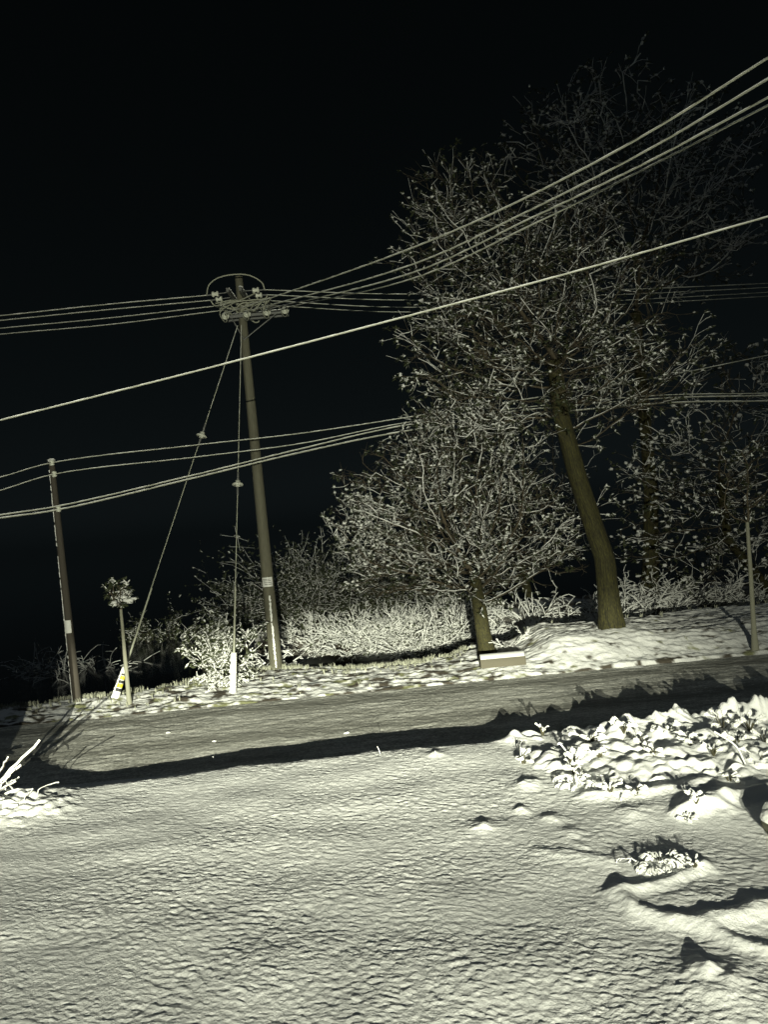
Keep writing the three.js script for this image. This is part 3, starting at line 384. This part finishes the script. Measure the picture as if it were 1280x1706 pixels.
// a wire through photo pixels, lying in the upright plane over the ground line A-B, run on past the picture
function planeHit(px, py, A, B) { const [a, b] = dir(px, py); const t = (a * A[1] - A[0]) / (B[0] - A[0] - a * (B[1] - A[1])); const d = A[1] + (B[1] - A[1]) * t; return [a * d, EYE + b * d, d]; }
const extend = (p, q, k) => p.map((v, j) => v + (v - q[j]) * k);
function wire(name, label, group, pts, rr, snowF = 1.0, mat = M.cable) {
  const r = rr * 0.8, c = new THREE.CatmullRomCurve3(pts.map(V), false, 'centripetal'), L = c.getLength(), n = Math.min(900, Math.ceil(L / 0.06)), ps = c.getSpacedPoints(n), t = new Tubes(), s = new Tubes(), seed = label.length * 3.7;
  const o = thing(name, label, 'cable', [0, 0, 0], group); const b = ps[0].clone(); o.position.copy(b); ps.forEach(p => p.sub(b));
  t.tube(ps, r, 6); part('cable', t.geo(), mat, o);
  if (snowF) { s.tube(ps.map((p, k) => p.clone().addScaledVector(WIND, r * 0.75)), ps.map((_, k) => r * snowF * (0.55 + 0.45 * nz(k * 0.35, seed) + 0.3 * nz(k * 1.1, seed, 4))), 6); part('snow', s.geo(), M.snowPlain, o); }
  return o;
}
const lowGroup = 'low cables along the road', lineGroup = 'overhead wires at the tall pole';
wireEnds.left.forEach((e, i) => { const yy = [526, 534, 547, 557][i], q = at(0, yy, e[2]); wire('overhead_wire', 'high wire leaving the crossarm towards the short pole, ' + ['on the roadside end', 'second from the roadside end', 'second from the water end', 'on the water end'][i], lineGroup, [e, at(180, yy - [19, 18, 17, 16][i], e[2]), q, extend(q, e, 0.8), [e[0] - 38, 8.0, e[2]]], 0.0115); });
wireEnds.right.forEach((e, i) => { const f = [e[0] + 24, 7.9, e[2] + 4.2], m = at(680, [490, 500, 512, 520][i], e[2] + 0.55); wire('overhead_wire', 'high wire leaving the crossarm behind the trees, ' + ['on the roadside end', 'second from the roadside end', 'second from the water end', 'on the water end'][i], lineGroup, [e, m, [e[0] + 11, 7.62, e[2] + 1.9], f], 0.010); });
{
  const pix = [[[700, 408], [880, 328], [1080, 222], [1280, 97]], [[700, 436], [880, 352], [1080, 250], [1280, 132]], [[700, 450], [880, 366], [1080, 270], [1280, 163]], [[700, 460], [880, 378], [1080, 279], [1280, 176]]];
  wireEnds.cam.forEach((e, i) => { const A = [e[0], e[2]], B = [3.2 + 0.32 * i, 6.3 + 0.15 * i], ps = [e, ...pix[i].map(([x, y]) => planeHit(x, y, A, B))]; const n = ps.length; ps.push(extend(ps[n - 1], ps[n - 2], 1.5), extend(ps[n - 1], ps[n - 2], 5)); wire('overhead_wire', 'wire sweeping over the yard from the lower crossarm, ' + ['end insulator on the short pole side', 'second insulator from the short pole side', 'second insulator from the tree side', 'end insulator on the tree side'][i], lineGroup, ps, 0.0125); });
}
{
  const A = [-6, 8.6], B = [5.5, 7.2], ps = [[0, 700], [320, 620], [640, 537], [960, 452], [1280, 361]].map(([x, y]) => planeHit(x, y, A, B)); ps.unshift(extend(ps[0], ps[1], 3)); ps.push(extend(ps[5], ps[4], 3)); wire('drop_cable', 'single thick cable crossing alone between high wires and low cables', null, ps, 0.011);
  const C = [SP[0], SP[2] - 0.11], D = [9, 16.6];
  for (const [pix, label, r] of [[[[0, 795], [86, 771], [330, 741], [500, 722], [700, 692], [1080, 632], [1280, 592]], 'topmost low cable tied to the top of the short pole', 0.012], [[[0, 817], [90, 790], [330, 761], [500, 739], [690, 702], [1080, 660], [1280, 655]], 'second low cable tied just below the short pole top', 0.012], [[[0, 858], [97, 843], [320, 792], [500, 748], [690, 706], [1100, 664], [1280, 659]], 'upper strand of the thick low cable pair', 0.017], [[[0, 863], [97, 849], [320, 797], [500, 754], [690, 716], [1100, 672], [1280, 668]], 'lower strand of the thick low cable pair', 0.019]]) {
    const ps = pix.map(([x, y]) => planeHit(x, y, C, D)); const n = ps.length; ps.unshift(extend(ps[0], ps[1], 6)); ps.push(extend(ps[n], ps[n - 1], 3)); wire('low_cable', label, lowGroup, ps, r);
  }
}
// guy wires with insulator and guard
function guy(label, anchorPix, insPix, y0, guard, attach) {
  const f = stand(...anchorPix, 0.08), a = [POLE[0] + attach, y0, POLE[2] - 0.12], o = thing('guy_wire', label, 'guy wire', f, 'guy wires staying the concrete pole'), v = V(a).sub(V(f)), t = new Tubes(); t.tube([new THREE.Vector3(0, 0.02, 0), v], 0.0095, 6); part('cable', t.geo(), M.cable, o);
  const s = new Tubes(), ps = []; for (let k = 0; k <= 120; k++) ps.push(v.clone().multiplyScalar(k / 120).addScaledVector(WIND, 0.007)); s.tube(ps, ps.map((_, k) => 0.0065 * (0.7 + 0.5 * nz(k * 0.8, 2, y0))), 5); part('snow', s.geo(), M.snowPlain, o);
  const yi = dir(...insPix)[1]; let bt = 0, be = 9; for (let k = 0; k <= 400; k++) { const q = v.clone().multiplyScalar(k / 400), w = [(f[0] + q.x), f[1] + q.y, f[2] - q.z], e = Math.abs((w[1] - EYE) / w[2] - yi); if (e < be) { be = e; bt = k / 400; } }
  const q = part('insulator', discGeo.clone(), M.porcelain, o); q.scale.set(1.4, 1.2, 1.4); q.position.copy(v).multiplyScalar(bt); q.quaternion.setFromUnitVectors(new THREE.Vector3(0, 1, 0), v.clone().normalize());
  for (const [k0, k1] of [[0.012, 0.04], [-0.04, -0.012]]) { const g = new Tubes(); g.tube([v.clone().multiplyScalar(bt + k0 * 0.8), v.clone().multiplyScalar(bt + k1 * 0.8)], 0.024, 8); part('wire_grip', g.geo(), M.steel, o); }
  return { o, v: v.normalize(), f };
}
{
  const g1 = guy('slanting guy wire ending in the yellow-striped guard', [192, 1163], [340, 724], 7.42, 1, -0.1);
  const along = (g, h) => { const q = g.clone(); return q; };
  const tubeAt = (gg, name, r0, r1, s0, s1, mat, parent) => { const t = new Tubes(); const n = 6, ps = [], rs = []; for (let k = 0; k <= n; k++) { ps.push(gg.v.clone().multiplyScalar(s0 + (s1 - s0) * k / n)); rs.push(r0 + (r1 - r0) * k / n); } t.tube(ps, rs, 16); return part(name, t.geo(), mat, parent); };
  const gd = tubeAt(g1, 'guard', 0.070, 0.040, 0.0, 0.60, M.white, g1.o);
  [[0.14, 0.20, M.black], [0.215, 0.29, M.yellow], [0.30, 0.355, M.black], [0.37, 0.44, M.yellow], [0.45, 0.49, M.black]].forEach(([a, b, m]) => tubeAt(g1, 'stripe', 0.0725 - 0.05 * a, 0.0725 - 0.05 * b, a, b, m, gd));
  const sn = new Tubes(); for (let k = 0; k < 22; k++) sn.blob(g1.v.clone().multiplyScalar(0.03 + k * 0.026).add(new THREE.Vector3(-0.056 + k * 0.0012, 0.01, 0.035 - k * 0.0008)), 0.024, 0.03, 0.03, k, 1); part('snow', sn.geo(), M.snowPlain, gd);
  tubeAt(g1, 'wire_grip', 0.02, 0.017, 0.65, 2.2, M.cable, g1.o);
  const g2 = guy('near-vertical guy wire rising from the white guard tube', [388, 1154], [395, 806], 7.42, 0, -0.02);
  const gd2 = tubeAt(g2, 'guard', 0.062, 0.055, 0.0, 0.74, M.white, g2.o); const s2 = new Tubes(), rnd = rngOf(77); for (let k = 0; k < 40; k++) s2.blob(g2.v.clone().multiplyScalar(0.02 + k * 0.018).add(new THREE.Vector3((rnd() - 0.5) * 0.05, 0, 0.045)), 0.045, 0.03, 0.03, k, 1); part('snow', s2.geo(), M.snowPlain, gd2);
  tubeAt(g2, 'wire_grip', 0.022, 0.018, 0.74, 2.0, M.cable, g2.o);
}

// ------------------------------------------------------------------ things on the verge and the road
{ // concrete kerb block with rounded top lying by the round tree
  const b = stand(838, 1108, 0.05); b[1] += 0.035; const o = thing('concrete_block', 'snow-topped concrete block with rounded top lying at the roadside', 'concrete block', b);
  const sh = new THREE.Shape(); sh.moveTo(-0.15, 0); sh.lineTo(0.15, 0); sh.lineTo(0.15, 0.05); sh.absellipse(0, 0.05, 0.15, 0.13, 0, Math.PI, false); sh.lineTo(-0.15, 0);
  const g = new THREE.ExtrudeGeometry(sh, { depth: 0.82, bevelEnabled: true, bevelSize: 0.012, bevelThickness: 0.012, bevelSegments: 2, curveSegments: 14 }); g.translate(0, -0.02, -0.41); g.rotateY(Math.PI / 2); part('body', g, M.brownConcrete, o);
  const sn = new THREE.Shape(); sn.absellipse(0, 0.05, 0.154, 0.134, 0.5, Math.PI - 0.75, false); sn.absellipse(0, 0.062, 0.165, 0.145, Math.PI - 0.75, 0.5, true); const sg = new THREE.ExtrudeGeometry(sn, { depth: 0.8, bevelEnabled: true, bevelSize: 0.008, bevelThickness: 0.012, bevelSegments: 2, steps: 12 }); sg.translate(0, -0.015, -0.4); sg.rotateY(Math.PI / 2); part('snow', sg, M.snowPlain, o);
  o.rotation.y = -0.03;
}
[[280, 1222, .028], [577, 1223, .03], [357, 1236, .022], [1054, 1062, .04]].forEach(([px, py, r], i) => { const b = stand(px, py, 0), t = new Tubes(); t.blob(new THREE.Vector3(0, r * 0.35, 0), r * 1.3, r * 0.75, r, i + 4, 2); const m = part(numbered('snow_clod'), t.geo(), M.snowPlain, scene); m.position.copy(V(b)); tag(m, i < 3 ? 'small loose lump of snow lying on the road' : 'small loose lump of snow on the bank by the leaning trunk', 'snow lump', i < 3 ? 'loose snow lumps on the road' : undefined); });
{ // frosted grass on the verge: uncountable
  const t = new Tubes(), rnd = rngOf(17); for (let k = 0; k < 7; k++) { const a = rnd() * 6.28, q = 0.02 + 0.05 * rnd(), h = 0.05 + 0.07 * rnd(), o = new THREE.Vector3(Math.cos(a) * 0.02, -0.02, Math.sin(a) * 0.02); t.tube([o, new THREE.Vector3(Math.cos(a) * q * 0.5, h * 0.6, Math.sin(a) * q * 0.5), new THREE.Vector3(Math.cos(a) * q, h, Math.sin(a) * q)], [0.005, 0.004, 0.0015], 3, false); }
  const spots = []; while (spots.length < 1500) { const x = -9 + 19 * rnd(), pe = pondEdge(x), d = rnd() < 0.75 ? pe - 0.4 + 0.5 * rnd() : 13.6 + (pe - 13.6) * rnd(); if (x > 1.5 && rnd() < 0.93) continue; if (d < pe - 0.9 && rnd() < 0.8) continue; if (nz(x * 1.2, d * 1.2, 6) + 0.35 * rnd() < 0) continue; spots.push([x, d, 0.4 + 0.65 * rnd(), rnd() * 6.28]); }
  const im = new THREE.InstancedMesh(t.geo(), M.grass, spots.length), o = new THREE.Object3D(); spots.forEach(([x, d, s, a], i) => { o.position.set(x, surface(x, d), -d); o.rotation.set(0, a, 0); o.scale.set(s, s, s); o.updateMatrix(); im.setMatrixAt(i, o.matrix); im.setColorAt(i, lin(1, 1, 1).multiplyScalar(0.6 + 0.7 * rnd())); });
  im.name = 'verge_grass'; im.userData.kind = 'stuff'; tag(im, 'frosted grass blades along the verge and water edge', 'grass'); im.castShadow = im.receiveShadow = true; scene.add(im);
}

// ------------------------------------------------------------------ yard: weeds, stalks, stone, sticks
const leafGeos = [0, 1, 2, 3, 4, 5].map(v => { const g = new THREE.IcosahedronGeometry(1, 3), q = g.attributes.position; for (let k = 0; k < q.count; k++) { const x = q.getX(k), y = q.getY(k), z = q.getZ(k), f = 1 + 0.75 * nz(x * 1.6 + v * 9, y * 1.6, z * 1.6) + 0.35 * nz(x * 4 + v * 5, y * 4, z * 4), e = Math.sign(y) * Math.pow(Math.abs(y), 1.4); q.setXYZ(k, x * f * 0.62, (e * 0.30 + 0.22 * nz(x * 2.2 + v, z * 2.2, 5)) * f - 0.22 * (x * x + z * z), z * f * 0.45); } g.computeVertexNormals(); return g; });
function makeWeed(label, px, py, size, nLeaf, seed, tall = 0.5, group) {
  const b = stand(px, py, YARD), o = thing('snowy_weed', label, 'weed', b, group), rnd = rngOf(seed), st = new Tubes(), sn = new Tubes();
  for (let k = 0; k < nLeaf; k++) {
    const a = k / nLeaf * 6.283 + rnd(), q = size * (0.3 + 0.6 * rnd()), h = size * tall * (0.3 + 0.9 * rnd()), e = new THREE.Vector3(Math.cos(a) * q * 0.6, h, Math.sin(a) * q * 0.6), m = new THREE.Vector3(Math.cos(a) * q * 0.25, h * 0.7, Math.sin(a) * q * 0.25);
    st.tube([new THREE.Vector3(0, -0.03, 0), m, e], [0.006, 0.005, 0.004], 5); sn.tube([m, e].map(p => p.clone().addScaledVector(WIND, 0.005)), [0.007, 0.010], 5);
    const l = part('leaf', leafGeos[k % 6], M.snowPlain, o); l.position.copy(e); l.rotation.set((rnd() - 0.5) * 0.7, -a + (rnd() - 0.5), (rnd() - 0.3) * 0.9); const s = size * (0.11 + 0.22 * rnd() * rnd()); l.scale.set(s, s * (0.8 + 0.6 * rnd()), s);
  }
  part('stem', st.geo(), M.dryLeaf, o); part('snow', sn.geo(), M.snowPlain, o); return o;
}
const weedGroup = 'snow-covered weeds at the yard edge';
[['low snow-covered weed with leaf lumps touching the lone wide weed', 1158, 1444, 0.13, 8, 0.4],
  ['broad-leaved weed with stacked snowy leaves at the left of the weed patch', 957, 1290, 0.30, 14, 0.9], ['small pair of snowy leaves left of the broad-leaved weed', 872, 1272, 0.22, 6, 0.5], ['thin leaning weed with two snowy leaves at the yard rim', 905, 1226, 0.2, 4, 1.1]].forEach((w, i) => makeWeed(w[0], w[1], w[2], w[3], w[4], 300 + i, w[5]));
[[1018, 1318, .26], [1060, 1322, .2], [1040, 1218, .36], [1112, 1228, .34], [1150, 1240, .3], [1205, 1212, .36], [1250, 1215, .38], [1275, 1240, .34], [985, 1236, .28], [1000, 1262, .2], [1190, 1256, .26], [1262, 1272, .28], [1090, 1258, .2], [1160, 1336, .2], [1148, 1368, .14], [1215, 1300, .2], [1070, 1240, .25], [1230, 1240, .3]].forEach(([x, y, s], i) => makeWeed('snow-buried weed among the clods of the weed patch', x, y, s, 7 + i % 5, 330 + i, 0.4, weedGroup));
for (const [label, px, py, rx, ry, n, sd] of [['wide snow-crusted weed of thin arching stems, alone below the weed patch', 1104, 1438, 0.27, 0.105, 28, 501], ['filigree weed of snow-coated stems under the broad-leaved weed', 965, 1304, 0.2, 0.14, 18, 502]]) { const b = stand(px, py, YARD); const w = makeShrub({ name: 'snowy_weed', label, base: b, rx, ry, rd: 0.1, stems: n, seed: sd, r: 0.003, snowR: 0.006, spread: 1.2, droop: 2.4, snowy: 1, snowMat: M.snowPlain }); w.userData.category = 'weed'; }
const stalk = (label, px, py, h, lx, seed, group, r = 0.006) => { const b = stand(px, py, YARD), o = thing('dry_stalk', label, 'stalk', b, group), rnd = rngOf(seed), c = new THREE.CatmullRomCurve3([new THREE.Vector3(0, -0.03, 0), new THREE.Vector3(lx * 0.3, h * 0.5, 0.02), new THREE.Vector3(lx, h, 0.05 * (rnd() - 0.5))]).getPoints(8), t = new Tubes(), s = new Tubes(); t.tube(c, r, 5); s.tube(c.map(p => p.clone().addScaledVector(WIND, r * 0.8)), r * 1.1, 5); part('stem', t.geo(), M.dryLeaf, o); part('snow', s.geo(), M.snowPlain, o); };
[[360, 1268, .07, -.04], [384, 1270, .05, .02], [520, 1260, .09, -.02], [634, 1256, .09, -.03], [725, 1260, .06, .01]].forEach(([x, y, h, l], i) => stalk('thin dry stalk poking up at the rim of the yard', x, y, h, l, 400 + i, 'dry stalks along the yard rim', 0.004));
stalk('pale dry stalk leaning left out of the weed patch', 1242, 1268, 0.32, -0.28, 420, undefined, 0.009);
stalk('tiny bent stalk in the open snow below the weed patch', 1034, 1332, 0.05, 0.03, 421);
stalk('thin stalk standing upright behind the small pair of leaves', 868, 1270, 0.16, 0.02, 422);
{ // stone at the right edge
  const b = stand(1274, 1392, YARD), g = new THREE.IcosahedronGeometry(1, 4), q = g.attributes.position, g2 = g.clone(), q2 = g2.attributes.position;
  for (let k = 0; k < q.count; k++) { const x = q.getX(k), y = q.getY(k), z = q.getZ(k), f = 1 + 0.22 * nz(x * 1.4 + 3, y * 1.4, z * 1.4) + 0.06 * nz(x * 5, y * 5, z * 5); q.setXYZ(k, x * 0.19 * f, y * 0.14 * f, z * 0.17 * f); const s = y > 0.05 ? 1.06 + 0.1 * y : 0.96; q2.setXYZ(k, x * 0.19 * f * s, y * 0.14 * f * s + 0.015, z * 0.17 * f * s); } g.computeVertexNormals(); g2.computeVertexNormals();
  const o = thing('stone', 'rounded stone capped with snow at the edge of the yard', 'stone', [b[0] + 0.2, b[1] + 0.08, b[2]]); part('rock', g, M.concrete, o); part('snow', g2, M.snow, o);
}
{ // loose snowy sticks on the heap at the left
  const rnd = rngOf(31), heap = [[-12, 1292, 66, 1234, .022, 'long snow-covered stick jutting up from the heap over the shaded road'], [-16, 1270, 34, 1274, .026, 'short snow-covered stick lying level on top of the heap'], [-2, 1296, 24, 1284, .016], [8, 1306, 32, 1296, .013], [4, 1290, 22, 1316, .012], [40, 1332, 54, 1315, .012], [-8, 1318, 26, 1302, .02], [-10, 1285, 14, 1262, .02], [60, 1316, 98, 1302, .011]];
  heap.forEach(([x0, y0, x1, y1, r, label], i) => { const a = at(x0, y0, 8.35 + 0.03 * i), e = at(x1, y1, 8.3 - 0.04 * i), g = surface(a[0], a[2]); a[1] = Math.max(Math.min(a[1], g + 0.25), g); const o = thing('snowy_stick', label || 'short snow-crusted stick lying on the heap', 'stick', a, label ? undefined : 'sticks on the heap'), v = V(e).sub(V(a)), ps = [], t = new Tubes(), s = new Tubes(); for (let k = 0; k <= 8; k++) ps.push(v.clone().multiplyScalar(k / 8).add(new THREE.Vector3((rnd() - 0.5) * 0.012, (rnd() - 0.5) * 0.02 - (k ? 0 : 0.06), 0))); t.tube(ps, r * 0.5, 6); s.tube(ps.map(p => p.clone().addScaledVector(WIND, r * 0.32)), ps.map(() => r * (0.42 + 0.3 * rnd())), 7); part('wood', t.geo(), M.twig, o); part('snow', s.geo(), M.snowPlain, o); });
  const b = stand(20, 1335, YARD), t = new Tubes(), o = thing('brush_heap', 'heap of cut brush buried in snow at the yard corner', 'brush heap', [b[0] - 0.35, surface(b[0] - 0.35, 8.35), 8.35]), sn = new Tubes();
  for (let k = 0; k < 60; k++) { const a = rnd() * 6.28, c = new THREE.Vector3((rnd() - 0.5) * 0.9 - 0.2, rnd() * 0.28 - 0.03, (rnd() - 0.5) * 0.5), e = c.clone().add(new THREE.Vector3(Math.cos(a) * 0.25, (rnd() - 0.45) * 0.2, Math.sin(a) * 0.2)), m = c.clone().lerp(e, 0.5).add(new THREE.Vector3(0, 0.03, 0)); t.tube([c, m, e], 0.008, 5); sn.tube([c, m, e].map(p => p.clone().addScaledVector(WIND, 0.008)), [0.012, 0.018, 0.012], 6); }
  for (let k = 0; k < 26; k++) sn.blob(new THREE.Vector3((rnd() - 0.5) * 1.0 - 0.25, 0.02 + rnd() * 0.16, (rnd() - 0.5) * 0.5), 0.06 + 0.08 * rnd(), 0.035, 0.06, k, 2);
  part('branches', t.geo(), M.twig, o); part('snow', sn.geo(), M.snowPlain, o);
}
{ // yard wall beside the viewpoint; its end keeps the lamp light off the left of the road
  const o = thing('yard_wall', 'plastered yard wall with coping left of the viewpoint', 'wall', [-2.9, YARD, 2.2]);
  part('wall', box(6, 2.85, 0.22, -3.22, 1.425, 0), M.plaster, o); part('pillar', box(0.36, 2.96, 0.36, -0.18, 1.48, 0), M.plaster, o); part('coping', box(6.05, 0.07, 0.32, -3.25, 2.886, 0), M.concrete, o); part('cap', box(0.44, 0.07, 0.44, -0.18, 2.996, 0), M.concrete, o);
}

// ------------------------------------------------------------------ yard lamp behind the viewpoint: two hooded flood heads and an open one
{
  const LY = 3.2, LD = -8, col = lin(1, 1, 0.78), o = thing('yard_lamp', 'steel lamp post with hooded floodlights behind the viewpoint', 'lamp', [0.3, YARD, LD - 0.35]);
  part('post', cyl(0.05, 0.045, LY - YARD + 0.25, 0, 16), M.steel, o); part('arm', box(1.5, 0.05, 0.05, 0, LY - YARD + 0.2, 0), M.steel, o);
  const world = (x, y, d) => V([x, y, d]).sub(o.position);
  function head(x, aim, inten, half, hooded, name) {
    const c = world(x, LY, LD); const g = new THREE.Group(); g.name = name; g.position.copy(c); o.add(g);
    part('housing', box(0.34, 0.26, 0.16, 0, 0, 0.16), M.black, g); part('lens', box(0.30, 0.2, 0.01, 0, 0, 0.07), M.glow, g); part('stem', box(0.04, 0.2, 0.04, 0, 0.2, 0.25), M.steel, g);
    if (hooded) { part('hood', box(1.0, 0.012, 0.5, 0, 0.15, -0.16), M.black, g); part('visor', box(1.0, 0.192, 0.012, 0, 0.0576, -0.404), M.black, g); part('lower_flap', box(0.8, 0.2, 0.012, 0, -0.1384, -0.2), M.black, g); }
    const l = new THREE.SpotLight(col, inten, 0, half * Math.PI / 180, 1, 2); l.position.set(x, LY, -LD); l.target.position.copy(V(aim)); l.castShadow = true; l.shadow.radius = hooded ? 0.35 : 1.0; l.shadow.mapSize.set(2048, 2048); scene.add(l, l.target);
  }
  head(0.0, [-2.4, 0.2, 15], 3400, 23, true, 'lamp_head');
  head(0.8, [-2.3, 0.1, 15], 1040, 34, false, 'lamp_head');
}
renderer.render(scene, camera);
